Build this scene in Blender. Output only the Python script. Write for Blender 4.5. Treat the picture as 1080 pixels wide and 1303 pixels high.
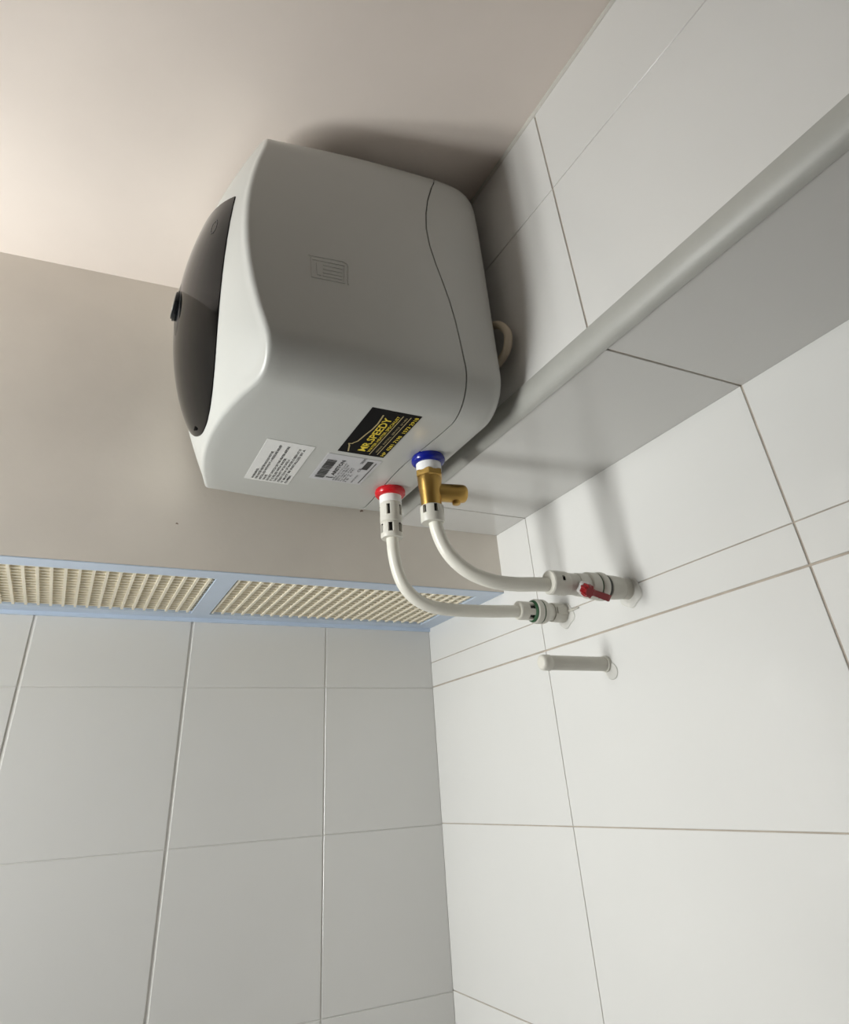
import bpy, math, random
from mathutils import Vector, Matrix
random.seed(7)
for o in list(bpy.data.objects):
    bpy.data.objects.remove(o, do_unlink=True)
scene = bpy.context.scene
COL = scene.collection
S = 0.39            # metres per plan unit (a wall tile is 1.034 units = 0.40 m long)
Z0 = 2.0            # height of the underside of the boxed-out beam above the floor
def W(x, y, z):
    return Vector((x * S, y * S, Z0 + z * S))

# ------------------------------------------------------------------ camera
cam_d = bpy.data.cameras.new('camera')
cam = bpy.data.objects.new('camera', cam_d); COL.objects.link(cam)
RIGHT = Vector((0.9002062, -0.4318900, -0.0556764))
DOWN = Vector((0.1835085, 0.4921900, -0.8509252))
FWD = Vector((0.3949095, 0.7557910, 0.5223280))
cam.matrix_world = Matrix.Translation(W(-1.0, 0.0, -0.8805)) @ Matrix((RIGHT, -DOWN, -FWD)).transposed().to_4x4()
cam_d.sensor_fit = 'HORIZONTAL'; cam_d.sensor_width = 36.0
cam_d.lens = 816.185 / 1080 * 36.0
cam_d.shift_x = (540 - 523) / 1080
cam_d.shift_y = (503 - 651.5) / 1080
cam_d.clip_start = 0.01
scene.camera = cam

# ------------------------------------------------------------------ world, daylight, exposure
world = bpy.data.worlds.new('daylight'); scene.world = world
world.use_nodes = True
bg = world.node_tree.nodes['Background']
bg.inputs['Color'].default_value = (0.80, 0.90, 1.0, 1)
bg.inputs['Strength'].default_value = 0.6
WIN = dict(x=-1.20, y0=0.565, y1=0.84, z0=1.30, z1=2.06)     # the window in the left wall, metres
ld = bpy.data.lights.new('window_daylight', 'AREA')
ld.shape = 'RECTANGLE'; ld.size = WIN['z1'] - WIN['z0']; ld.size_y = 0.96 * (WIN['y1'] - WIN['y0'])
ld.energy = 25.5; ld.color = (0.985, 1.0, 0.975)
lo = bpy.data.objects.new('window_daylight', ld); COL.objects.link(lo)
lo.location = (WIN['x'] - 0.17, (WIN['y0'] + WIN['y1']) / 2, (WIN['z0'] + WIN['z1']) / 2)
lo.rotation_euler = (0, -math.pi / 2, math.radians(6))
vs = scene.view_settings
vs.view_transform = 'Standard'; vs.look = 'None'; vs.gamma = 1.0; vs.use_curve_mapping = False
vs.exposure = 0.0

# ------------------------------------------------------------------ materials
def mat(name, color, rough=0.5, metal=0.0, noise=None, bump=None, spec=0.5, coat=0.0):
    """noise = (scale, amount) colour variation; bump = (scale, strength, distance)"""
    m = bpy.data.materials.new(name); m.use_nodes = True
    nt = m.node_tree; b = nt.nodes['Principled BSDF']
    b.inputs['Base Color'].default_value = (*color, 1)
    b.inputs['Roughness'].default_value = rough
    b.inputs['Metallic'].default_value = metal
    b.inputs['Specular IOR Level'].default_value = spec
    b.inputs['Coat Weight'].default_value = coat
    tc = None
    if noise or bump:
        tc = nt.nodes.new('ShaderNodeTexCoord')
    if noise:
        n = nt.nodes.new('ShaderNodeTexNoise'); n.inputs['Scale'].default_value = noise[0]; n.inputs['Detail'].default_value = 5
        nt.links.new(tc.outputs['Object'], n.inputs['Vector'])
        r = nt.nodes.new('ShaderNodeValToRGB')
        k = noise[1]
        r.color_ramp.elements[0].position = 0.3; r.color_ramp.elements[1].position = 0.7
        r.color_ramp.elements[0].color = (*[c * (1 - k) for c in color], 1)
        r.color_ramp.elements[1].color = (*[min(1, c * (1 + k)) for c in color], 1)
        nt.links.new(n.outputs['Fac'], r.inputs['Fac'])
        nt.links.new(r.outputs['Color'], b.inputs['Base Color'])
    if bump:
        n2 = nt.nodes.new('ShaderNodeTexNoise'); n2.inputs['Scale'].default_value = bump[0]; n2.inputs['Detail'].default_value = 4
        nt.links.new(tc.outputs['Object'], n2.inputs['Vector'])
        bp = nt.nodes.new('ShaderNodeBump'); bp.inputs['Strength'].default_value = bump[1]; bp.inputs['Distance'].default_value = bump[2]
        nt.links.new(n2.outputs['Fac'], bp.inputs['Height'])
        nt.links.new(bp.outputs['Normal'], b.inputs['Normal'])
    return m
M = dict(
    plaster=mat('painted_plaster', (0.78, 0.725, 0.655), 0.75, noise=(9, 0.04), bump=(160, 0.12, 0.001)),
    ceiling=mat('painted_ceiling', (0.87, 0.785, 0.72), 0.8, noise=(6, 0.03), bump=(120, 0.12, 0.001)),
    tile=mat('glazed_white_tile', (0.76, 0.755, 0.735), 0.16, noise=(3, 0.02), bump=(7, 0.04, 0.004)),
    grout=mat('beige_grout', (0.46, 0.40, 0.335), 0.9, noise=(60, 0.15)),
    grout_lit=mat('lit_grout', (0.80, 0.79, 0.76), 0.8),  # lighter grout, the light caught in the joints is put into its colour
    trim=mat('grey_plastic_trim', (0.44, 0.44, 0.41), 0.42, noise=(40, 0.03)),
    caulk=mat('white_caulk', (0.62, 0.60, 0.55), 0.6),
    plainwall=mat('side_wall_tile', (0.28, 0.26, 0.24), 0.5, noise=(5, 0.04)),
    frontwall=mat('plain_front_wall', (0.52, 0.49, 0.455), 0.6, noise=(5, 0.04)),
    floor=mat('terracotta_floor', (0.20, 0.12, 0.085), 0.5, noise=(12, 0.12)),
    white=mat('white_heater_plastic', (0.55, 0.555, 0.53), 0.32, bump=(2.5, 0.02, 0.004)),
    seam=mat('seam_shadow_gap', (0.10, 0.10, 0.09), 0.8),
    black=mat('gloss_black_plastic', (0.004, 0.004, 0.004), 0.06, spec=0.16),
    blacksoft=mat('satin_black_plastic', (0.012, 0.014, 0.016), 0.25),
    chrome=mat('grey_knob_face', (0.18, 0.20, 0.20), 0.3, metal=0.5),
    steel=mat('galvanised_bracket', (0.5, 0.5, 0.48), 0.4, metal=0.8),
    outline=mat('grey_print', (0.02, 0.02, 0.02), 0.4),
    paper=mat('white_label_paper', (0.80, 0.80, 0.78), 0.45),
    silver=mat('silver_label_foil', (0.60, 0.60, 0.62), 0.35),
    ink=mat('black_ink', (0.03, 0.03, 0.03), 0.5),
    stick=mat('black_sticker', (0.004, 0.004, 0.005), 0.6, spec=0.12),
    yellow=mat('yellow_print', (0.80, 0.62, 0.03), 0.45),
    gold=mat('gold_print', (0.46, 0.37, 0.17), 0.45),
    red=mat('red_plastic', (0.60, 0.010, 0.018), 0.25),
    darkred=mat('dark_red_lever', (0.26, 0.003, 0.006), 0.35),
    blue=mat('blue_plastic', (0.002, 0.009, 0.24), 0.22),
    sleeve=mat('white_nylon_sleeve', (0.90, 0.90, 0.89), 0.35),
    brass=mat('brass', (0.52, 0.33, 0.10), 0.34, metal=1.0, bump=(60, 0.08, 0.001)),
    pipe=mat('grey_white_pipe', (0.82, 0.80, 0.72), 0.28, noise=(30, 0.03)),
    fit=mat('ivory_fitting', (0.70, 0.68, 0.61), 0.4, noise=(40, 0.04)),
    fitgrey=mat('grey_fitting', (0.66, 0.64, 0.575), 0.4, noise=(40, 0.05)),
    dark=mat('opening_shade', (0.012, 0.010, 0.008), 0.7),  # near-black colour stands in for shade inside the nut slots
    green=mat('green_gasket', (0.02, 0.10, 0.035), 0.5),
    tape=mat('white_sealing_tape', (0.88, 0.86, 0.84), 0.6, bump=(200, 0.6, 0.002)),
    rust=mat('brown_stain', (0.28, 0.20, 0.16), 0.8),
    cord=mat('cream_cord', (0.66, 0.57, 0.44), 0.5),
    frame=mat('pale_blue_grey_frame', (0.62, 0.72, 0.86), 0.45, noise=(14, 0.03)),
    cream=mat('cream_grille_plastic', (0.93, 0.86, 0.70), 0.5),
    creamshade=mat('shaded_cream_backing', (0.62, 0.53, 0.40), 0.7),  # tan colour holds the shade lying on the cream behind the slats
    putty=mat('old_putty', (0.72, 0.71, 0.67), 0.85, noise=(60, 0.08), bump=(90, 0.5, 0.002)),
    winframe=mat('window_frame_white', (0.8, 0.8, 0.8), 0.4),
)

# ------------------------------------------------------------------ object helpers
def thing(name, label, cat, loc, group=None, kind=None):
    o = bpy.data.objects.new(name, None); COL.objects.link(o)
    o.location = loc; o.empty_display_size = 0.02
    o['label'] = label; o['category'] = cat
    if group: o['group'] = group
    if kind: o['kind'] = kind
    return o
def wloc(o):
    v = Vector(o.location)
    while o.parent:
        o = o.parent; v += Vector(o.location)
    return v
def obj(name, geo, m, parent=None, smooth=False, loc=None):
    """geo = (verts in world metres, faces[, material index per face])"""
    vs_, fs = geo[0], geo[1]
    base = Vector(loc) if loc is not None else Vector((0, 0, 0))
    pl = wloc(parent) if parent else Vector((0, 0, 0))
    me = bpy.data.meshes.new(name)
    me.from_pydata([Vector(v) - (base if loc is not None else pl) for v in vs_], [], fs)
    mats = m if isinstance(m, (list, tuple)) else [m]
    for k in mats: me.materials.append(M[k] if isinstance(k, str) else k)
    if len(geo) > 2:
        for p, i in zip(me.polygons, geo[2]): p.material_index = i
    for p in me.polygons: p.use_smooth = smooth
    me.update()
    o = bpy.data.objects.new(name, me); COL.objects.link(o)
    if loc is not None: o.location = base - pl
    if parent: o.parent = parent
    return o
def tag(o, label, cat=None, group=None, kind=None):
    o['label'] = label
    if cat: o['category'] = cat
    if group: o['group'] = group
    if kind: o['kind'] = kind
    return o
def autosmooth(o, angle=35):
    me = o.data
    for p in me.polygons: p.use_smooth = True
    try: me.set_sharp_from_angle(angle=math.radians(angle))
    except Exception: pass
    return o
def merge(*gs):
    V, F, I = [], [], []
    for g in gs:
        n = len(V); V += list(g[0]); F += [tuple(i + n for i in f) for f in g[1]]
        I += list(g[2]) if len(g) > 2 else [0] * len(g[1])
    return V, F, I
def setidx(g, i): return g[0], g[1], [i] * len(g[1])
def box(a, b):
    (x0, y0, z0), (x1, y1, z1) = a, b
    v = [(x0, y0, z0), (x1, y0, z0), (x1, y1, z0), (x0, y1, z0), (x0, y0, z1), (x1, y0, z1), (x1, y1, z1), (x0, y1, z1)]
    f = [(0, 3, 2, 1), (4, 5, 6, 7), (0, 1, 5, 4), (1, 2, 6, 5), (2, 3, 7, 6), (3, 0, 4, 7)]
    return v, f
def boxu(a, b): return box(tuple(W(*a)), tuple(W(*b)))
def loft(loops, closed=True, cap0=True, cap1=True):
    n = len(loops[0]); V = [p for L in loops for p in L]; F = []
    for i in range(len(loops) - 1):
        for j in range(n if closed else n - 1):
            k = (j + 1) % n
            F.append((i * n + j, i * n + k, (i + 1) * n + k, (i + 1) * n + j))
    if cap0: F.append(tuple(reversed(range(n))))
    if cap1: F.append(tuple(range((len(loops) - 1) * n, len(loops) * n)))
    return V, F
def frame(ax):
    ax = Vector(ax).normalized()
    t = Vector((0, 0, 1)) if abs(ax.z) < 0.8 else Vector((0, 1, 0))
    a = ax.cross(t).normalized(); b = ax.cross(a).normalized()
    return ax, a, b
def lathe(o, ax, prof, n=40, rf=None, cap0=True, cap1=True):
    """prof = [(distance along axis, radius)] in plan units, o in plan units"""
    ax, a, b = frame(ax); O = W(*o)
    loops = []
    for t, r in prof:
        L = []
        for i in range(n):
            th = 2 * math.pi * i / n
            rr = r * (rf(th, t) if rf else 1)
            L.append(O + (ax * t + (a * math.cos(th) + b * math.sin(th)) * rr) * S)
        loops.append(L)
    return loft(loops, True, cap0, cap1)
def hexf(k=6, ph=0.0, soft=0.25):
    def f(th, t):
        q = (th + ph) % (2 * math.pi / k) - math.pi / k
        return (1 - soft) * 1.0 * math.cos(math.pi / k) / math.cos(q) + soft
    return f
def nut(o, ax, length, r, n_slots=6, slot=(0.25, 0.75), ph=0.0, width=0.38, n=144, taper=0.97):
    """fitting nut with real recessed window slots; material 1 darkens the slot floor to imitate shade"""
    ax, a, b = frame(ax); O = W(*o)
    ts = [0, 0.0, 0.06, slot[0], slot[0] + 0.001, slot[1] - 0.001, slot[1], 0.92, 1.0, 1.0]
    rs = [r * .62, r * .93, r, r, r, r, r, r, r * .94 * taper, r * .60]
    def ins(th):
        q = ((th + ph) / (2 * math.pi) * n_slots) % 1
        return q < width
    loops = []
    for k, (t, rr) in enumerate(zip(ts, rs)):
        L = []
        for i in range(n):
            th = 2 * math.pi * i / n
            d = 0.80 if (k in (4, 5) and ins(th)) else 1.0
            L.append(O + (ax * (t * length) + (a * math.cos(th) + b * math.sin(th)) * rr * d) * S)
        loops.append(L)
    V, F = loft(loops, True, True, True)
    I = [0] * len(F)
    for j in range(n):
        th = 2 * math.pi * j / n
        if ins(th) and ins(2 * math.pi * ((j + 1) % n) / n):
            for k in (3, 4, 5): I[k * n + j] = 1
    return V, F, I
def catmull(pts, k=8):
    P = [Vector(p) for p in pts]; P = [P[0] * 2 - P[1]] + P + [P[-1] * 2 - P[-2]]
    out = []
    for i in range(1, len(P) - 2):
        for s in range(k):
            t = s / k
            out.append(0.5 * ((2 * P[i]) + (P[i + 1] - P[i - 1]) * t + (2 * P[i - 1] - 5 * P[i] + 4 * P[i + 1] - P[i + 2]) * t * t + (3 * P[i] - P[i - 1] - 3 * P[i + 1] + P[i + 2]) * t ** 3))
    out.append(P[-2]); return out
def tube(pts, r, n=24, k=8):
    P = [W(*p) for p in catmull(pts, k)]
    T = [(P[min(i + 1, len(P) - 1)] - P[max(i - 1, 0)]).normalized() for i in range(len(P))]
    a = frame(T[0])[1]; loops = []
    for i, p in enumerate(P):
        a = (a - T[i] * a.dot(T[i])).normalized(); b = T[i].cross(a)
        rr = r[i] if isinstance(r, list) else r
        loops.append([p + (a * math.cos(2 * math.pi * j / n) + b * math.sin(2 * math.pi * j / n)) * rr * S for j in range(n)])
    return loft(loops)
def rrect(cy, cz, hy, hz, r, nc=10, ns=10):
    """rounded rectangle in the y-z plane, fixed topology"""
    out = []
    cs = [(1, 1, 0), (-1, 1, 90), (-1, -1, 180), (1, -1, 270)]
    for q, (sy, sz, a0) in enumerate(cs):
        for i in range(nc + 1):
            th = math.radians(a0 + 90 * i / nc)
            out.append((cy + sy * (hy - r) + r * math.cos(th), cz + sz * (hz - r) + r * math.sin(th)))
        s2 = cs[(q + 1) % 4]; th = math.radians(a0 + 90)
        p0 = out[-1]; p1 = (cy + s2[0] * (hy - r) + r * math.cos(th), cz + s2[1] * (hz - r) + r * math.sin(th))
        for i in range(1, ns):
            t = i / ns; out.append((p0[0] + (p1[0] - p0[0]) * t, p0[1] + (p1[1] - p0[1]) * t))
    return out

# ------------------------------------------------------------------ the room
def structure(name, geo, m, label, cat):
    o = obj(name, geo, m); tag(o, label, cat, kind='structure'); return o
CEIL = lambda x: 0.940 + 0.045 * min(x, 0.0)     # the ceiling falls very slightly away from the beam
XL = WIN['x'] / S; YF = -1.3 / S; ZF = -Z0 / S
# ceiling slab
def ceiling_geo():
    x0, x1, y0, y1 = XL - .3, 0.8, YF - .3, 3.2
    v = [W(x0, y0, CEIL(x0)), W(0, y0, CEIL(0)), W(x1, y0, CEIL(0)), W(x1, y1, CEIL(0)), W(0, y1, CEIL(0)), W(x0, y1, CEIL(x0))]
    v += [p + Vector((0, 0, .1)) for p in v]
    f = [(0, 5, 4, 1), (1, 4, 3, 2), (6, 7, 10, 11), (7, 8, 9, 10)]
    for i in range(6): f.append((i, (i + 1) % 6, (i + 1) % 6 + 6, i + 6))
    return v, f
structure('ceiling', ceiling_geo(), 'ceiling', 'warm white painted ceiling above the water heater', 'ceiling')
structure('floor', boxu((XL - .3, YF - .3, ZF - .2), (0.9, 3.3, ZF)), 'floor', 'brownish bathroom floor below the camera view', 'floor')
structure('wall_front', boxu((XL - .3, YF - .3, ZF), (0.9, YF, 1.1)), 'frontwall', 'plain wall behind the viewer', 'wall')
# left wall with the window opening
def left_wall():
    y0, y1, z0, z1 = YF, 3.2, ZF, 1.1
    wy0, wy1 = WIN['y0'] / S, WIN['y1'] / S; wz0, wz1 = (WIN['z0'] - Z0) / S, (WIN['z1'] - Z0) / S
    xa, xb = XL - .3, XL
    return merge(boxu((xa, y0, z0), (xb, wy0, z1)), boxu((xa, wy1, z0), (xb, y1, z1)),
                 boxu((xa, wy0, z0), (xb, wy1, wz0)), boxu((xa, wy0, wz1), (xb, wy1, z1)))
structure('wall_left', left_wall(), 'plainwall', 'left wall with the window opening that lets daylight in', 'wall')
win = thing('window_1', 'white framed window in the left wall', 'window', W(XL - .1, (WIN['y0']) / S, (WIN['z0'] - Z0) / S), kind='structure')
wy0, wy1, wz0, wz1 = WIN['y0'] / S, WIN['y1'] / S, (WIN['z0'] - Z0) / S, (WIN['z1'] - Z0) / S
for a, b in [((wy0, wz0), (wy0 + .08, wz1)), ((wy1 - .08, wz0), (wy1, wz1)), ((wy0 + .08, wz0), (wy1 - .08, wz0 + .08)), ((wy0 + .08, wz1 - .08), (wy1 - .08, wz1)), (((wy0 + wy1) / 2 - .03, wz0 + .08), ((wy0 + wy1) / 2 + .03, wz1 - .08))]:
    obj('window_frame', boxu((XL - .16, a[0], a[1]), (XL - .06, b[0], b[1])), 'winframe', win)

# tiles -----------------------------------------------------------------
def tile_mesh(axis, w, h, t, bev):
    """bevelled slab, front face at +normal; origin at its corner. local coords (a, b, n)"""
    a0 = [(0, 0, 0), (w, 0, 0), (w, h, 0), (0, h, 0)]
    a1 = [(0, 0, t - bev), (w, 0, t - bev), (w, h, t - bev), (0, h, t - bev)]
    a2 = [(bev, bev, t), (w - bev, bev, t), (w - bev, h - bev, t), (bev, h - bev, t)]
    return loft([a0, a1, a2])
def place_tiles(parent, rects, A, B, N, O, m='tile', t=0.0014 / S, bev=0.0004 / S, g=0.0035):
    """rects = (a0, a1, b0, b1[, gap]) in plan units along vectors A and B from origin O, N = outward normal"""
    A, B, N = Vector(A), Vector(B), Vector(N)
    for q in rects:
        a0, a1, b0, b1 = q[:4]; ga = q[4] if len(q) > 4 else (g, g, g, g)
        a0 += ga[0]; a1 -= ga[1]; b0 += ga[2]; b1 -= ga[3]
        V, F = tile_mesh(0, a1 - a0, b1 - b0, t, bev)
        org = Vector(O) + A * a0 + B * b0
        V = [W(*(org + A * p[0] + B * p[1] + N * p[2])) for p in V]
        if A.cross(B).dot(N) < 0: F = [tuple(reversed(f)) for f in F]
        obj('tile', (V, F), m, parent, loc=W(*org))
DX = 0.487      # depth of the boxed-out beam
YA = 2.160      # plaster face of the beam on the back wall
YB = 2.820      # recessed tiled face below it
ZV = -0.233     # level of the ventilation grilles
# boxed-out beam on the right wall
tt = 0.0014 / S
beam = structure('wall_right_beam', loft([[W(x, y, z) for x, z in ((tt, .035), (.035, tt), (DX + .3, tt), (DX + .3, .940), (tt, .940))] for y in (YF, YA + .06)]), 'grout', 'boxed-out upper right wall clad in white tiles behind the heater', 'wall')
jy = [-3.195, -2.16, -1.128, -0.095, 0.940, 1.975, YA + .002]
thin = 0.0015; wide = 0.0028
rects = []
for i in range(len(jy) - 1):
    gy = (wide, wide)
    rects.append((jy[i], jy[i + 1], 0.066, 0.588, (*gy, .0, thin)))
    rects.append((jy[i], jy[i + 1], 0.588, 0.929, (*gy, thin, .0)))
place_tiles(beam, rects, (0, 1, 0), (0, 0, 1), (-1, 0, 0), (tt, 0, 0))
js = [-3.22, -2.186, -1.152, -0.118, 0.916, 1.950, YA + .002]
place_tiles(beam, [(js[i], js[i + 1], 0.020, DX, (wide, wide, .0, .0)) for i in range(len(js) - 1)], (0, 1, 0), (1, 0, 0), (0, 0, -1), (0, 0, tt))
# lower right wall
wr = structure('wall_right', boxu((DX + tt, YF, ZF), (DX + .3, YB + .3, tt)), 'grout', 'lower right wall of glossy white tiles that carries the pipe outlets', 'wall')
jw = [-3.22, -2.186, -1.152, -0.118, 0.916, 1.950, YB + .003]
rects = []
zr = [(-.388, 0.001, thin, 0), (-.491, -.388, wide, thin), (-1.008, -.491, thin, wide), (-1.525, -1.008, thin, thin), (-2.042, -1.525, thin, thin), (-2.559, -2.042, thin, thin), (-3.076, -2.559, thin, thin), (-3.593, -3.076, thin, thin), (-4.11, -3.593, thin, thin), (-4.627, -4.11, thin, thin), (-5.12, -4.627, thin, thin)]
for i in range(len(jw) - 1):
    gw = (wide, wide) if i not in (4, 5) else ((wide, thin) if i == 4 else (thin, 0))
    for (b0, b1, g0, g1) in zr[:6 if i < 3 else 8]:
        rects.append((jw[i], jw[i + 1], b0, b1, (*gw, g0, g1)))
place_tiles(wr, rects, (0, 1, 0), (0, 0, 1), (-1, 0, 0), (DX + tt, 0, 0))
# back wall: plaster beam above, recessed tiles below
structure('wall_back_beam', boxu((XL, YA, ZV), (DX + .28, YA + .07, 0.935)), 'plaster', 'grey beige plastered upper back wall above the grilles', 'wall')
wb = structure('wall_back', boxu((XL, YB + tt, ZF), (DX + .28, YB + .3, 0.935)), 'grout_lit', 'recessed lower back wall of large white tiles under the grilles', 'wall')
jx = [DX - .001, -0.028, -0.598, -1.166, -1.734, -2.302]
rects = []
zb_ = [ZV - .010, -.4955, -1.0125, -1.5295, -2.0465, -2.5635]
for i in range(len(jx) - 1):
    ga = 0.0065 if i >= 1 else 0.003
    gb = 0.003 if i == 0 else 0.0065
    for j in range(len(zb_) - 1):
        rects.append((jx[i + 1], jx[i], zb_[j + 1], zb_[j], (gb if i else .003, (0 if i == 0 else (.003 if i == 1 else .0065)), thin, thin if j else 0)))
place_tiles(wb, rects, (1, 0, 0), (0, 0, 1), (0, -1, 0), (0, YB + tt, 0))
# corner trim on the lower edge of the beam
prof = [(0.012, 0.0735), (-0.004, 0.0735), (-0.009, 0.070), (-0.0105, 0.062), (-0.0115, 0.050), (-0.0115, 0.040), (-0.0095, 0.029), (-0.005, 0.017), (0.0015, 0.007), (0.009, 0.001), (0.018, -0.002), (0.021, 0.001), (0.021, 0.012)]
loops = [[W(x, y, z) for x, z in prof] for y in (YF, YA)]
tr = structure('trim_1', loft(loops), 'trim', 'rounded grey plastic edge trim along the bottom of the boxed-out wall', 'trim'); autosmooth(tr, 40)
prof = [(0.004, 0.924), (-0.003, 0.928), (-0.006, 0.934), (-0.007, 0.9395), (0.004, 0.9405)]
structure('trim_2', loft([[W(x, y, z) for x, z in prof] for y in (YF, YA)]), 'caulk', 'thin white caulk line between ceiling and tiled wall', 'trim')

# small marks on plaster and tiles
def fleck(parent, o, ax, r, m, seed):
    q = obj('mark', lathe(o, ax, [(0, r), (.0012, r * .9)], 14, rf=lambda th, t: 1 + .35 * math.sin(2 * th + seed) + .2 * math.sin(3 * th)), m, parent)
    return q
wbb = bpy.data.objects['wall_back_beam']
fleck(wbb, (-.118, YA + .0004, .038), (0, -1, 0), .0055, 'rust', 1.0)
fleck(wbb, (-.78, YA + .0004, -.085), (0, -1, 0), .0035, 'rust', 2.0)

# ------------------------------------------------------------------ ventilation grilles
fr = thing('grille_frame', 'pale blue-grey frame holding the two cream grilles under the plaster wall', 'frame', W(-0.58, YA, ZV))
fz0, fz1 = ZV - 0.004, ZV + 0.030
x_open = [(-1.575, -0.620), (-0.550, 0.405)]
xl = -2.60
obj('rail', boxu((xl, YA + .0, fz0), (DX, 2.236, fz1 - .031)), 'frame', fr)
obj('rail', boxu((xl, 2.742, fz0), (DX, YB + .001, fz1)), 'frame', fr)
obj('rail', boxu((xl, YB - .012, ZV - .018), (DX, YB, fz0)), 'frame', fr)
for a, b in ((-0.620, -0.550), (0.405, DX), (-1.645, -1.575), (xl, -2.53)):
    obj('mullion' if b < .4 else 'end_bar', boxu((a, 2.236, fz0), (b, 2.742, fz1)), 'frame', fr)
grp = 'cream egg-crate grilles'
for gi, (a, b) in enumerate(x_open):
    lab = 'cream slatted grille nearest the pipes, right of the middle frame bar' if gi else 'cream slatted grille left of the middle frame bar'
    g = thing('vent_grille', lab, 'vent', W(a, 2.236, ZV), grp)
    y0, y1 = 2.240, 2.731
    obj('backing', boxu((a, y0, ZV + .075), (b, y1, ZV + .085)), 'creamshade', g)
    obj('side', boxu((a, y0, ZV + .002), (a + .004, y1, ZV + .075)), 'creamshade', g)
    nr = 23; step = (b - a - .03) / nr
    x0 = -0.635 + .0402 * -23 if gi == 0 else -0.5 - .0402
    first = None
    for i in range(24):
        xr = (-0.637 - .0402 * i) if gi == 0 else (-0.5 - .0402 + .0402 * i)
        if xr < a + .006 or xr > b - .006: continue
        if first is None:
            first = obj('rib', boxu((xr - .0045, y0, ZV - .002), (xr + .0045, y1, ZV + .030)), 'cream', g, loc=W(xr, y0, ZV)); rx = xr
        else:
            c = first.copy(); COL.objects.link(c); c.location.x = first.location.x + (xr - rx) * S; c.parent = g
    first = None
    ns = 15
    for i in range(ns):
        ys = y0 + (y1 - y0) * (i + .5) / ns
        if first is None:
            first = obj('slat', boxu((a + .001, ys - .0045, ZV + .002), (b - .001, ys + .0045, ZV + .026)), 'cream', g, loc=W(a, ys, ZV)); ry = ys
        else:
            c = first.copy(); COL.objects.link(c); c.location.y = first.location.y + (ys - ry) * S; c.parent = g
# lid closing the cavity above the grilles
structure('trim_3', boxu((XL, YA + .07, ZV + .20), (DX + .01, YB + .01, ZV + .22)), 'creamshade', 'board closing the cavity above the grilles', 'trim')

# ------------------------------------------------------------------ water heater
HY, HZ = 1.66, 0.4125
WY, WZ = 0.425, 0.4275
def dome(y, z):
    u = (y - HY) / WY; v = (z - HZ) / WZ
    return -.904 + .098 * (u * u + v * v) - .01 * u * u * v * v - .03 * v
XB = -0.060
heater = thing('water_heater', 'white square electric storage water heater with black front panel', 'water heater', W(XB, HY, -0.03))
def section(t):
    """t = 0 at the seam, 1 at the front rim: centre y, z, half y, half z, radius"""
    b = math.sin(math.pi * t)
    y0 = 1.213 + .022 * t - .006 * b; y1 = 2.105 - .020 * t + .006 * b
    z0 = -.022 + .008 * t - .004 * b; z1 = .905 - .065 * t + .004 * b
    return (y0 + y1) / 2, (z0 + z1) / 2, (y1 - y0) / 2, (z1 - z0) / 2, 0.125 - .02 * t
def seam_x(y, z):
    cy, cz, hy, hz, r = section(0)
    u = (y - cy) / hy; v = (z - cz) / hz
    su = min(1, max(0, (abs(u) - .7) / .3)); sv = min(1, max(0, (abs(v) - .7) / .3))
    side = -.205 - .068 * math.exp(-((v - .28) / .52) ** 2) - .012 * v
    bot = -.185 - .02 * math.exp(-(u / .5) ** 2) - .012 * v
    k = su / (su + sv + 1e-6)
    return side * k + bot * (1 - k)
def sect_loop(t, inset=0.0):
    cy, cz, hy, hz, r = section(t)
    return rrect(cy, cz, hy - inset, hz - inset, max(.02, r - inset))
loops = []
g = 0.0021
L0 = sect_loop(0.0)
loops.append([W(seam_x(y, z) - g, (y - HY) * .985 + HY, (z - HZ) * .985 + HZ) for y, z in L0])
loops.append([W(seam_x(y, z) - g, y, z) for y, z in L0])
for t in (.08, .2, .35, .5, .65, .8, .9, .96):
    L = sect_loop(t); L1 = sect_loop(1)
    loops.append([W(seam_x(a[0], a[1]) * (1 - t) + (dome(*b) + .012) * t, p[0], p[1]) for a, b, p in zip(L0, L1, L)])
fil = 0.020
for ang in (0, 22, 45, 68, 90):
    th = math.radians(ang)
    L = sect_loop(1.0, fil * (1 - math.cos(th)))
    Lf = sect_loop(1.0, fil)
    loops.append([W(dome(*q) + fil * (1 - math.sin(th)) * .8, p[0], p[1]) for p, q in zip(L, Lf)])
Lf = sect_loop(1.0, fil)
for s in (.97, .93, .87, .8, .72, .62, .52, .42, .32, .22, .12, .04):
    pts = [(HY + (y - HY) * s, HZ + (z - HZ) * s) for y, z in Lf]
    loops.append([W(dome(y, z), y, z) for y, z in pts])
fc = obj('front_cover', loft(loops, True, False, True), 'white', heater, smooth=True); autosmooth(fc, 40)
# rear cover
loops = [[W(seam_x(y, z) + g, (y - HY) * .985 + HY, (z - HZ) * .985 + HZ) for y, z in L0],
         [W(seam_x(y, z) + g, y, z) for y, z in L0]]
cy0, cz0, hy0, hz0, r0 = section(0)
for q in (0, 15, 30, 45, 60, 75, 88):
    th = math.radians(q); k = 1 - math.cos(th)
    iy, ib, it = .045 * k, .028 * k, .095 * k        # rounded most along the top, least along the bottom
    L = rrect(cy0, cz0 + (ib - it) / 2, hy0 - iy, hz0 - (ib + it) / 2, r0 - .03 * k)
    loop = []
    for a_, p in zip(L0, L):
        v = min(1, max(0, (a_[1] - cz0) / hz0)); rx = .045 + .075 * v ** 3
        loop.append(W(max(XB - rx * (1 - math.sin(th)), seam_x(*a_) + g + .002 + .004 * q / 15), p[0], p[1]))
    loops.append(loop)
autosmooth(obj('rear_cover', loft(loops, True, False, True), 'white', heater, smooth=True), 40)
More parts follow.
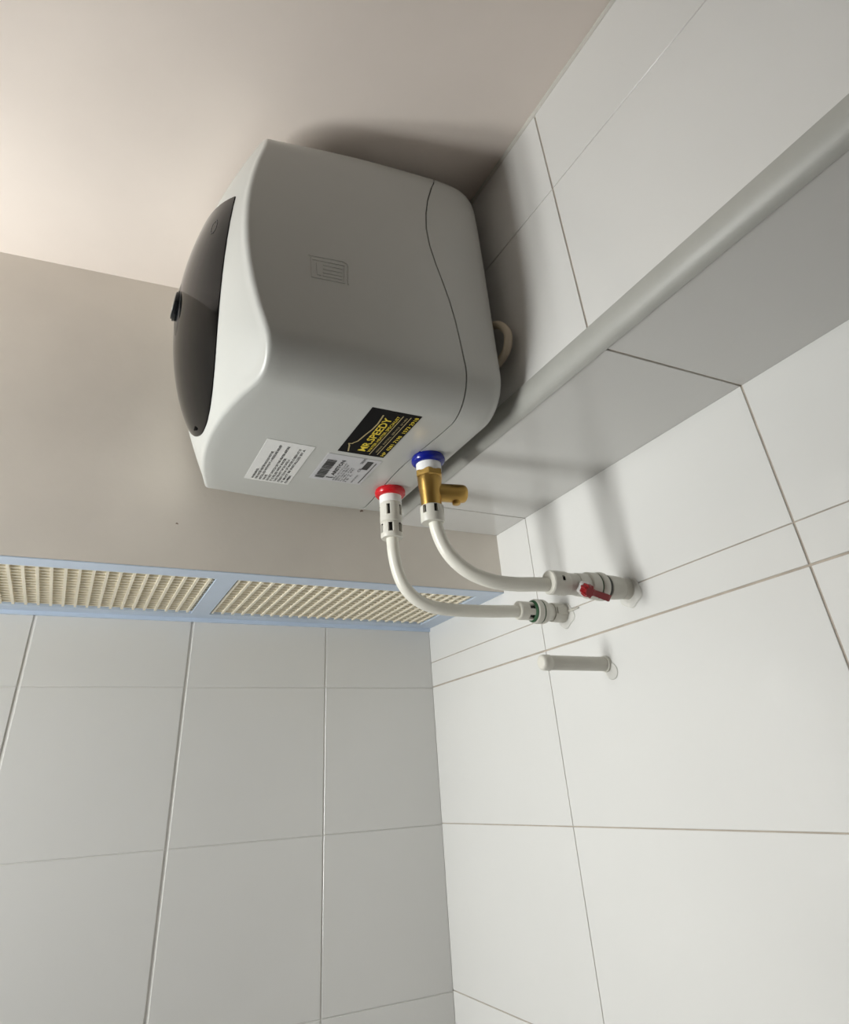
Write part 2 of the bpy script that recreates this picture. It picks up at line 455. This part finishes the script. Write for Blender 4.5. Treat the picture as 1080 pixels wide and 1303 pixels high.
# dark band behind the seam, the shade of the gap put into colour
obj('seam_shade', loft([[W(seam_x(y, z) - .006, (y - HY) * .990 + HY, (z - HZ) * .990 + HZ) for y, z in L0], [W(seam_x(y, z) + .006, (y - HY) * .990 + HY, (z - HZ) * .990 + HZ) for y, z in L0]], True, False, False), 'seam', heater)
# wall bracket and hooks
br = obj('bracket', boxu((XB - .01, 1.40, .55), (-.004, 1.92, .64)), 'steel', heater)
# black front panel: a shield with a round bottom and arched top
def bulge(s, t): return .0125 * (1 - abs(s) ** 5) * (1 - (1 - min(1, t * 1.6)) ** 3) * (1 - max(0, t - .6) ** 2 * 3.5)
def panel_pt(s, t, off):
    z = .016 + (.566 - .016) * t
    a = .357 * math.sqrt(max(0, 1 - ((.566 - z) / .550) ** 2)) + .0005
    zz = z + (t ** 2.2) * .095 * (1 - s * s)
    y = HY + s * a
    return W(dome(y, zz) - off - bulge(s, t), y, zz)
ns, nt = 28, 36
def tmap(i): return (i / nt) ** 1.7 if True else i / nt
rows = [[panel_pt(-1 + 2 * j / ns, tmap(i), .003) for j in range(ns + 1)] for i in range(nt + 1)]
V = [p for r in rows for p in r]; F = []
for i in range(nt):
    for j in range(ns):
        a = i * (ns + 1) + j; F.append((a, a + ns + 1, a + ns + 2, a + 1))
ring = [i * (ns + 1) for i in range(nt + 1)] + [nt * (ns + 1) + j for j in range(1, ns + 1)] + [i * (ns + 1) + ns for i in range(nt - 1, -1, -1)] + [j for j in range(ns - 1, 0, -1)]
nb = len(V)
for q in ring: V.append(V[q] + Vector((.016 * S, 0, 0)))
m_ = len(ring)
for k in range(m_):
    k2 = (k + 1) % m_; F.append((ring[k], nb + k, nb + k2, ring[k2]))
panel = obj('front_panel', (V, F), 'black', heater); autosmooth(panel, 40)
tag(panel, 'glossy black shield-shaped front panel')
# details on the panel
def panel_x(y, z):
    """outer surface of the panel above the point (y, z)"""
    t = .5
    for _ in range(30):
        zb = .016 + .55 * t; a = .357 * math.sqrt(max(0, 1 - ((.566 - zb) / .550) ** 2)) + .0005
        s_ = max(-1, min(1, (y - HY) / a)); t += (z - (zb + (max(t, 0) ** 2.2) * .095 * (1 - s_ * s_))) * 1.2
        t = max(.001, min(1, t))
    return dome(y, z) - .003 - bulge(s_, t)
def on_panel(y, z, off=.0008): return W(panel_x(y, z) - off, y, z)
icon = [(-.010, .018), (-.016, .004), (-.014, -.012), (-.004, -.020), (.008, -.014), (.012, .004), (.008, .016)]
iv, if_ = [], []
for k, (a, b) in enumerate(icon):
    iv += [on_panel(1.381 + a * 1.2, .504 + b * 1.3), on_panel(1.381 + a * .95, .504 + b * 1.08)]
for k in range(len(icon)):
    a, b = 2 * k, 2 * ((k + 1) % len(icon)); if_.append((a, b, b + 1, a + 1))
obj('printed_mark', (iv, if_), 'outline', panel)
xk = panel_x(1.728, .046) + .001
obj('indicator_hole', lathe((xk, 1.728, .046), (-1, 0, 0), [(0, .0065), (.0050, .0065), (.0060, .004)], 16), 'dark', panel)
ZK = .418
rv, rfc = [on_panel(HY, ZK, .0006)], []
for i in range(1, 6):
    for j in range(40):
        th = 2 * math.pi * j / 40
        rv.append(on_panel(HY + .066 * i / 5 * math.cos(th), ZK - .012 + .098 * i / 5 * math.sin(th), .0012 if i < 5 else -.001))
for j in range(40): rfc.append((0, 1 + j, 1 + (j + 1) % 40))
for i in range(4):
    for j in range(40):
        a_, b_ = 1 + i * 40 + j, 1 + i * 40 + (j + 1) % 40; rfc.append((a_, a_ + 40, b_ + 40, b_))
obj('knob_recess_shade', (rv, rfc), 'blacksoft', panel, smooth=True)  # flat matte ellipse, the shade of a knob recess painted as black
xk = panel_x(HY, ZK) + .003
KD = (-1, 0, .05)
kn = obj('temperature_knob', lathe((xk, HY, ZK), KD, [(0, .047), (.0065, .0485), (.0090, .0475), (.0094, .0430), (.0130, .0425), (.0142, .0400)], 48), 'blacksoft', heater); autosmooth(kn, 35)
obj('knob_face', lathe((xk - .0141, HY, ZK + .0008), KD, [(0, .037), (.0010, .036)], 48), 'chrome', kn)
# moulded mark on the near side
def side_y(x, z):
    return 1.2195 - .0
def near_y(x, z):
    # near-side surface of the front cover at this x
    xs = seam_x(1.213, z); xr = dome(1.235, z) + .012
    t = min(1, max(0, (x - xs) / (xr - xs)))
    cy, cz, hy, hz, r = section(t); return cy - hy
def strip_on_side(pts, w, name):
    V, F = [], []
    for (a, b) in zip(pts[:-1], pts[1:]):
        d = (Vector(b) - Vector(a)).normalized(); n = Vector((-d.y, d.x)) * w / 2
        k = len(V)
        for p in (Vector(a) - d * w / 2 + n, Vector(b) + d * w / 2 + n, Vector(b) + d * w / 2 - n, Vector(a) - d * w / 2 - n):
            V.append(W(p.x, near_y(p.x, p.y) - .0016, p.y))
        for p in V[k:k + 4]: V.append(p + Vector((0, .003 * S, 0)))
        F += [(k, k + 1, k + 2, k + 3), (k, k + 4, k + 5, k + 1), (k + 1, k + 5, k + 6, k + 2), (k + 2, k + 6, k + 7, k + 3), (k + 3, k + 7, k + 4, k)]
    return V, F
mark = merge(strip_on_side([(-.638, .345), (-.545, .351), (-.532, .345), (-.529, .334), (-.529, .275)], .0040, ''),
             strip_on_side([(-.632, .338), (-.628, .272)], .0036, ''),
             strip_on_side([(-.628, .272), (-.540, .275), (-.538, .337)], .0034, ''),
             strip_on_side([(-.628, .333), (-.540, .337)], .0030, ''),
             strip_on_side([(-.617, .322), (-.614, .284), (-.606, .284)], .0030, ''),
             *[strip_on_side([(-.598, zz), (-.548, zz + .002)], .0034, '') for zz in (.321, .308, .295, .284)])
obj('moulded_mark', mark, 'white', heater)
tag(heater.children[-1], 'moulded instruction booklet symbol on the side')

# labels on the underside --------------------------------------------------
def bot_z(x, y):
    xs = seam_x(y, -.02); xr = dome(y, -.014) + .012
    t = min(1, max(0, (x - xs) / (xr - xs)))
    cy, cz, hy, hz, r = section(t); return cz - hz
def bot_pt(x, y, off): return W(x, y, bot_z(x, y) - off)
def quad_on_bottom(x0, x1, y0, y1, off, nx=6, ny=4, thick=.0008):
    top = [[bot_pt(x0 + (x1 - x0) * i / nx, y0 + (y1 - y0) * j / ny, off) for j in range(ny + 1)] for i in range(nx + 1)]
    V = [p for r in top for p in r]; F = []
    for i in range(nx):
        for j in range(ny):
            a = i * (ny + 1) + j; F.append((a, a + 1, a + ny + 2, a + ny + 1))
    n0 = len(V); V += [p + Vector((0, 0, thick * S)) for p in V]
    rim = [i * (ny + 1) for i in range(nx + 1)] + [nx * (ny + 1) + j for j in range(1, ny + 1)] + [i * (ny + 1) + ny for i in range(nx - 1, -1, -1)] + [j for j in range(ny - 1, 0, -1)]
    for k in range(len(rim)):
        a, b = rim[k], rim[(k + 1) % len(rim)]; F.append((a, b, b + n0, a + n0))
    return V, F
dep = None
def text_geo(s, size, bold=0.0, width=None):
    cu = bpy.data.curves.new('lettering', 'FONT'); cu.body = s; cu.size = 1.0; cu.offset = bold; cu.resolution_u = 2
    to = bpy.data.objects.new('lettering', cu); COL.objects.link(to)
    bpy.context.view_layer.update()
    me = bpy.data.meshes.new_from_object(to.evaluated_get(bpy.context.evaluated_depsgraph_get()))
    V = [(v.co.x, v.co.y) for v in me.vertices]; F = [tuple(p.vertices) for p in me.polygons]
    bpy.data.objects.remove(to, do_unlink=True); bpy.data.curves.remove(cu); bpy.data.meshes.remove(me)
    if not V: return [], []
    w = max(v[0] for v in V) - min(v[0] for v in V); m0 = min(v[0] for v in V)
    sx = size if width is None else width / w
    return [((x - m0) * sx, y * size) for x, y in V], F
def bottom_text(s, xbase, ystart, size, off, width=None, bold=0.0):
    """reads towards the viewer: text right is -y, text up is -x, seen from below"""
    V, F = text_geo(s, size, bold, width)
    return [bot_pt(xbase - b, ystart - a, off) for a, b in V], F
def bottom_bar(pts, w, off):
    V, F = [], []
    for a, b in zip(pts[:-1], pts[1:]):
        a, b = Vector(a), Vector(b); d = (b - a).normalized(); n = Vector((-d.y, d.x)) * w / 2
        k = len(V)
        for p in (a - d * w * .3 + n, b + d * w * .3 + n, b + d * w * .3 - n, a - d * w * .3 - n): V.append(bot_pt(p.x, p.y, off))
        F.append((k, k + 1, k + 2, k + 3))
    return V, F
o1, o2 = .0010, .0017
# installer sticker
st = obj('installer_sticker', quad_on_bottom(-.421, -.275, 1.331, 1.596, o1), 'stick', heater)
tag(st, 'black sticker with yellow lettering on the underside')
obj('lettering', bottom_text('MR.SPEEDY', -.3455, 1.572, .032, o2, width=.205, bold=.02), 'yellow', st)
obj('lettering', bottom_text('WATER HEATER SPECIALIST', -.3300, 1.572, .0125, o2, width=.222, bold=.015), 'yellow', st)
obj('lettering', bottom_text('REPAIR  INSTALL  SERVICE  24 HRS', -.3075, 1.566, .0085, o2, width=.215), 'gold', st)
obj('lettering', bottom_text('HP  6281 7198  1573 2918', -.2795, 1.585, .0150, o2, width=.245, bold=.02), 'yellow', st)
obj('rule', bottom_bar([(-.3245, 1.585), (-.3245, 1.345)], .0028, o2), 'gold', st)
obj('rule', bottom_bar([(-.3015, 1.580), (-.3015, 1.345)], .0026, o2), 'gold', st)
obj('emblem_line', bottom_bar([(-.392, 1.585), (-.401, 1.552), (-.407, 1.540), (-.398, 1.538), (-.396, 1.532), (-.388, 1.518), (-.382, 1.475), (-.376, 1.440), (-.374, 1.405), (-.378, 1.358)], .0042, o2), 'gold', st)
# warning label
wl = obj('warning_label', quad_on_bottom(-.629, -.488, 1.597, 1.879, o1), 'paper', heater)
tag(wl, 'white paper warning label on the underside')
lines = [('WARNING:', .30), ('THE WATER HEATER SHOULD NOT BE', .80), ('INSTALLED WITHOUT A PRESSURE RELIEF', .98), ('VALVE', .16),
         ('DO NOT SWITCH ON THE HEATER BEFORE', .98), ('IT IS FILLED WITH WATER', .68), ('TURN THE HOT TAP ON UNTIL A', .66),
         ('STEADY FLOW OF WATER IS SEEN AT IT', .97), ('IT MUST BE INSTALLED BY A', .97), ('PLUMBER', .24)]
for k, (s, wd) in enumerate(lines):
    x = -.603 + k * .0118
    obj('lettering', bottom_text(s, x, 1.868, .0098, o2, width=.252 * wd, bold=.02), 'ink', wl)
# rating label
rl = obj('rating_label', quad_on_bottom(-.441, -.268, 1.619, 1.804, o1), 'silver', heater)
tag(rl, 'silver rating plate with barcode on the underside')
bars = []
yy = 1.788; rnd = random.Random(3)
while yy > 1.660:
    w = rnd.choice((.0016, .0022, .0034, .0046)); bars.append(bottom_bar([(-.428, yy - w / 2), (-.400, yy - w / 2)], w, o2)); yy -= w + rnd.choice((.0012, .0016, .0026))
bars = merge(*bars)
obj('barcode', (bars[0], bars[1]), 'ink', rl)
obj('lettering', bottom_text('ARISTON', -.374, 1.760, .017, o2, width=.110, bold=.03), 'ink', rl)
emb = merge(bottom_bar([(-.392, 1.778), (-.376, 1.778)], .0060, o2), bottom_bar([(-.376, 1.7745), (-.370, 1.7745)], .004, o2))
obj('emblem_line', (emb[0], emb[1]), 'ink', rl)
for k, (s, x, wd, ys) in enumerate([('MODEL AN 15 R 2.5 MY', -.3625, .130, 1.795), ('SERIAL 3100 5240', -.354, .120, 1.795), ('220-240V 50Hz', -.3455, .100, 1.795), ('0.8 MPa  8 bar', -.337, .105, 1.795), ('2500 W  IPX1', -.3285, .100, 1.795), ('15 L', -.320, .060, 1.795),
                                ('MADE IN VIETNAM', -.300, .060, 1.795), ('CE', -.307, .026, 1.712), ('SIRIM', -.318, .034, 1.655)]):
    obj('lettering', bottom_text(s, x, ys, .0075 if k < 7 else .013, o2, width=wd), 'ink', rl)
obj('print_block', bottom_bar([(-.2995, 1.686), (-.2995, 1.640)], .020, o2), 'ink', rl)
obj('rule', bottom_bar([(-.2790, 1.792), (-.2790, 1.640)], .0030, o2), 'ink', rl)

# hot and cold connections belonging to the tank
def collar(x, y, m):
    z = bot_z(x, y)
    c = obj('collar_ring', lathe((x, y, z + .004), (0, 0, -1), [(0, .046), (.008, .050), (.014, .0515), (.022, .0505), (.027, .046), (.029, .040)], 48), m, heater); autosmooth(c, 50)
    return z
XH, YH = -0.154, 1.817
XC, YC = -0.146, 1.551
zh = collar(XH, YH, 'red'); zc = collar(XC, YC, 'blue')
heater.children[-2]['label'] = 'red plastic ring around the hot outlet'
heater.children[-1]['label'] = 'blue plastic ring around the cold inlet'
s1 = obj('nylon_sleeve', lathe((XH, YH, zh - .018), (0, 0, -1), [(0, .037), (.030, .0365), (.032, .034)], 40), 'sleeve', heater); autosmooth(s1)
s2 = obj('nylon_sleeve', lathe((XC, YC, zc - .018), (0, 0, -1), [(0, .038), (.034, .0375), (.036, .034)], 40), 'sleeve', heater); autosmooth(s2)

# ------------------------------------------------------------------ power cord
cd = obj('power_cord', tube([(-.033, 1.52, .33), (-.030, 1.36, .340), (-.031, 1.268, .315), (-.033, 1.222, .265), (-.033, 1.214, .228), (-.033, 1.236, .192), (-.032, 1.30, .182), (-.03, 1.42, .20), (-.03, 1.56, .25)], .0125, 16, 8), 'cord', smooth=True, loc=W(-.035, 1.3, .25))
tag(cd, 'cream power cord looping out behind the heater back edge', 'cord')

# ------------------------------------------------------------------ hot pipe
hot = thing('hot_water_pipe', 'bent grey-white pipe hanging from the red-ringed hot outlet', 'pipe', W(XH, YH, -.40))
za = zh - .048
hp = obj('pipe', tube([(XH, YH, za - .10), (-.153, YH, -.189), (-.150, YH, -.240), (-.139, YH, -.295), (-.117, YH, -.343), (-.080, YH, -.377), (-.030, YH, -.397), (.045, YH, -.404), (.177, YH, -.402), (.33, YH, -.394)], .0195, 28, 8), 'pipe', hot, smooth=True)
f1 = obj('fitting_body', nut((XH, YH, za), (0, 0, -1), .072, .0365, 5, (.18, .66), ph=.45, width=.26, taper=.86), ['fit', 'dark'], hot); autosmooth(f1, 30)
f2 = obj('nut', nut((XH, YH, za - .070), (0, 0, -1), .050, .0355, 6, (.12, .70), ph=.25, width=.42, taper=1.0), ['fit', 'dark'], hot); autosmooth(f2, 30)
# wall end of the hot pipe
un = thing('pipe_union', 'grey pipe union with green gasket at the end of the hot pipe', 'pipe fitting', W(DX, YH, -.392))
zx = -.393
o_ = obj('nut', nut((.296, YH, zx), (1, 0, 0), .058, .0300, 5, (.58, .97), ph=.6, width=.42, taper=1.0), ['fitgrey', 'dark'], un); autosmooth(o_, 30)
o_ = obj('gasket', lathe((.350, YH, zx), (1, 0, 0), [(0, .030), (.004, .035), (.010, .0365), (.014, .036)], 40), 'green', un); autosmooth(o_)
o_ = obj('flange', lathe((.358, YH, zx), (1, 0, 0), [(0, .036), (.004, .0395), (.020, .0400), (.024, .0385)], 40), 'fitgrey', un); autosmooth(o_)
o_ = obj('gasket', lathe((.381, YH, zx), (1, 0, 0), [(0, .037), (.006, .0375)], 40), 'green', un)
o_ = obj('body', lathe((.386, YH, zx), (1, 0, 0), [(0, .0395), (.010, .0400), (.018, .037), (.032, .029), (.040, .0275), (.046, .0275), (.047, .031), (.094, .032), (.098, .030)], 40), 'fitgrey', un); autosmooth(o_)
o_ = obj('ridge', boxu((.438, YH - .034, zx - .010), (.478, YH - .026, zx + .012)), 'fitgrey', un)
o_ = obj('wall_putty', lathe((DX - .004, YH - .01, zx - .010), (1, 0, 0), [(0, .028), (.001, .040), (.0035, .042)], 48, rf=lambda th, t: 1 + .09 * math.sin(3 * th + 1) + .06 * math.sin(5 * th)), 'putty', un)
o_ = obj('spike', loft([[W(.476, YH - .02, zx + .0), W(.482, YH - .02, zx + .006), W(.482, YH - .02, zx - .006)], [W(.480, YH - .085, zx - .002), W(.483, YH - .085, zx + .001), W(.483, YH - .085, zx - .004)]]), 'fitgrey', un)

# ------------------------------------------------------------------ cold side: brass safety valve, pipe, stop valve
sv = thing('safety_valve', 'brass safety valve with side outlet under the blue ring', 'valve', W(XC, YC, zc - .17))
zb2 = zc - .052
o_ = obj('hexagon_collar', lathe((XC, YC, zb2 + .004), (0, 0, -1), [(0, .034), (.0005, .040), (.003, .0425), (.020, .0425), (.024, .037)], 6), 'brass', sv)
o_ = obj('valve_body', lathe((XC, YC, zb2 - .016), (0, 0, -1), [(0, .0355), (.010, .0360), (.030, .0345), (.060, .0315), (.085, .0300), (.095, .0285)], 48), 'brass', sv); autosmooth(o_)
adir = Vector((.985, -.17, 0)).normalized()
ao = (XC, YC, zb2 - .062)
o_ = obj('side_outlet', lathe(ao, adir, [(.015, .0265), (.030, .0270), (.075, .0275), (.098, .0275), (.106, .0260), (.110, .0220)], 40), 'brass', sv); autosmooth(o_)
no = (XC + adir.x * .078, YC + adir.y * .078, zb2 - .080)
o_ = obj('drain_nub', lathe(no, (0, 0, -1), [(0, .0125), (.016, .0120), (.018, .009)], 24), 'brass', sv); autosmooth(o_)
cold = thing('cold_water_pipe', 'bent grey-white pipe running from the brass valve to the stop valve', 'pipe', W(XC, YC, -.40))
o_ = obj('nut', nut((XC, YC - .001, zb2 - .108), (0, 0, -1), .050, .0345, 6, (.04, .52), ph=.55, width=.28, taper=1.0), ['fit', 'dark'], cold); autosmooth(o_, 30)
YV = 1.500
cp = obj('pipe', tube([(XC, YC, zb2 - .12), (-.140, YC, -.206), (-.134, YC - .001, -.253), (-.116, YC - .004, -.303), (-.086, YC - .010, -.344), (-.042, YC - .018, -.376), (.018, YC - .028, -.396), (.085, YC - .038, -.402), (.150, YC - .046, -.400), (.25, YV, -.396)], .0200, 28, 8), 'pipe', cold, smooth=True)
vx = lambda q: .197 + (q / 9.39 - 4) * (.290 / 99)
stv = thing('stop_valve', 'grey stop valve with red lever at the end of the cold pipe', 'valve', W(DX, YV - .01, -.392))
ay = lambda x: (x, YV - .004, -.394)
def seg(name, q0, q1, prof, m='fitgrey'):
    x0, x1 = vx(q0), vx(q1)
    o = obj(name, lathe(ay(x0), (1, 0, 0), [(t * (x1 - x0), r) for t, r in prof], 48), m, stv); autosmooth(o, 35); return o
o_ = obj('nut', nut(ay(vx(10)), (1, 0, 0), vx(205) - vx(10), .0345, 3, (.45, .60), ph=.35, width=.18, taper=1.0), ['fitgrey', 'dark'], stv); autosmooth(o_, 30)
seg('body', 200, 460, [(0, .0285), (.03, .031), (.45, .031), (.48, .033), (.96, .034), (1, .033)])
seg('ring', 440, 560, [(0, .035), (.1, .0385), (.9, .0390), (1, .036)])
seg('gasket', 555, 575, [(0, .036), (1, .036)], 'green')
seg('ring', 570, 650, [(0, .038), (.2, .0415), (.8, .0415), (1, .038)])
seg('gasket', 648, 690, [(0, .034), (1, .034)], 'seam')  # dark groove rather than a gasket, its shade given as colour
seg('body', 685, 875, [(0, .033), (.06, .0355), (.5, .0350), (.9, .033), (1, .031)])
seg('wall_collar', 872, 985, [(0, .030), (.05, .0315), (.9, .0315), (1, .031)])
obj('wall_putty', lathe((DX - .004, YV - .012, -.410), (1, 0, 0), [(0, .030), (.001, .041), (.0035, .044)], 48, rf=lambda th, t: 1 + .10 * math.sin(2 * th + 2) + .06 * math.sin(5 * th)), 'putty', stv)
# the lever faces the viewer and a little downwards
hd = Vector((-.10, -.80, -.52)).normalized()
hx = vx(345); ho = Vector(ay(hx))
o_ = obj('sealing_tape', lathe(ho + hd * .022, hd, [(0, .020), (.014, .021), (.020, .017)], 24, rf=lambda th, t: 1 + .10 * math.sin(5 * th)), 'tape', stv)
hub = obj('lever_hub', lathe(ho + hd * .040, hd, [(0, .0165), (.010, .0180), (.024, .0180), (.028, .0140)], 36, rf=lambda th, t: 1 + .08 * (1 if math.sin(8 * th) > 0 else -1)), 'darkred', stv)
ld_ = Vector((1, -.02, -.25)); ld_ = (ld_ - hd * ld_.dot(hd)).normalized(); sd = hd.cross(ld_).normalized()
hb = ho + hd * .046
def lv(t, s, n): return W(*(hb + ld_ * t + sd * s + hd * n))
lev = loft([[lv(t, -w, 0), lv(t, w, 0), lv(t, w, h), lv(t, -w, h)] for t, w, h in ((.004, .009, .014), (.030, .0085, .011), (.076, .0098, .010), (.083, .0085, .008))])
tag(obj('lever', lev, 'darkred', stv), 'dark red lever')

# ------------------------------------------------------------------ capped pipe stub
sb = thing('capped_pipe_stub', 'short capped grey pipe sticking out of the tiled wall below the valves', 'pipe', W(DX, 1.654, -.584))
o_ = obj('pipe', lathe((.262, 1.654, -.584), (1, 0, 0), [(0, .0205), (DX - .262, .0205)], 40), 'fitgrey', sb); autosmooth(o_)
o_ = obj('cap', lathe((.236, 1.654, -.584), (1, 0, 0), [(0, .0130), (.001, .0175), (.004, .0205), (.009, .0222), (.030, .0225), (.033, .0205)], 40), 'fit', sb); autosmooth(o_)
obj('wall_collar', lathe((DX - .012, 1.654, -.584), (1, 0, 0), [(0, .0205), (.001, .0235), (.0115, .024)], 36), 'fitgrey', sb)
obj('wall_putty', lathe((DX - .004, 1.640, -.606), (1, 0, 0), [(0, .020), (.001, .0255), (.0035, .027)], 24, rf=lambda th, t: 1 + .08 * math.sin(2 * th + 1)), 'putty', sb)
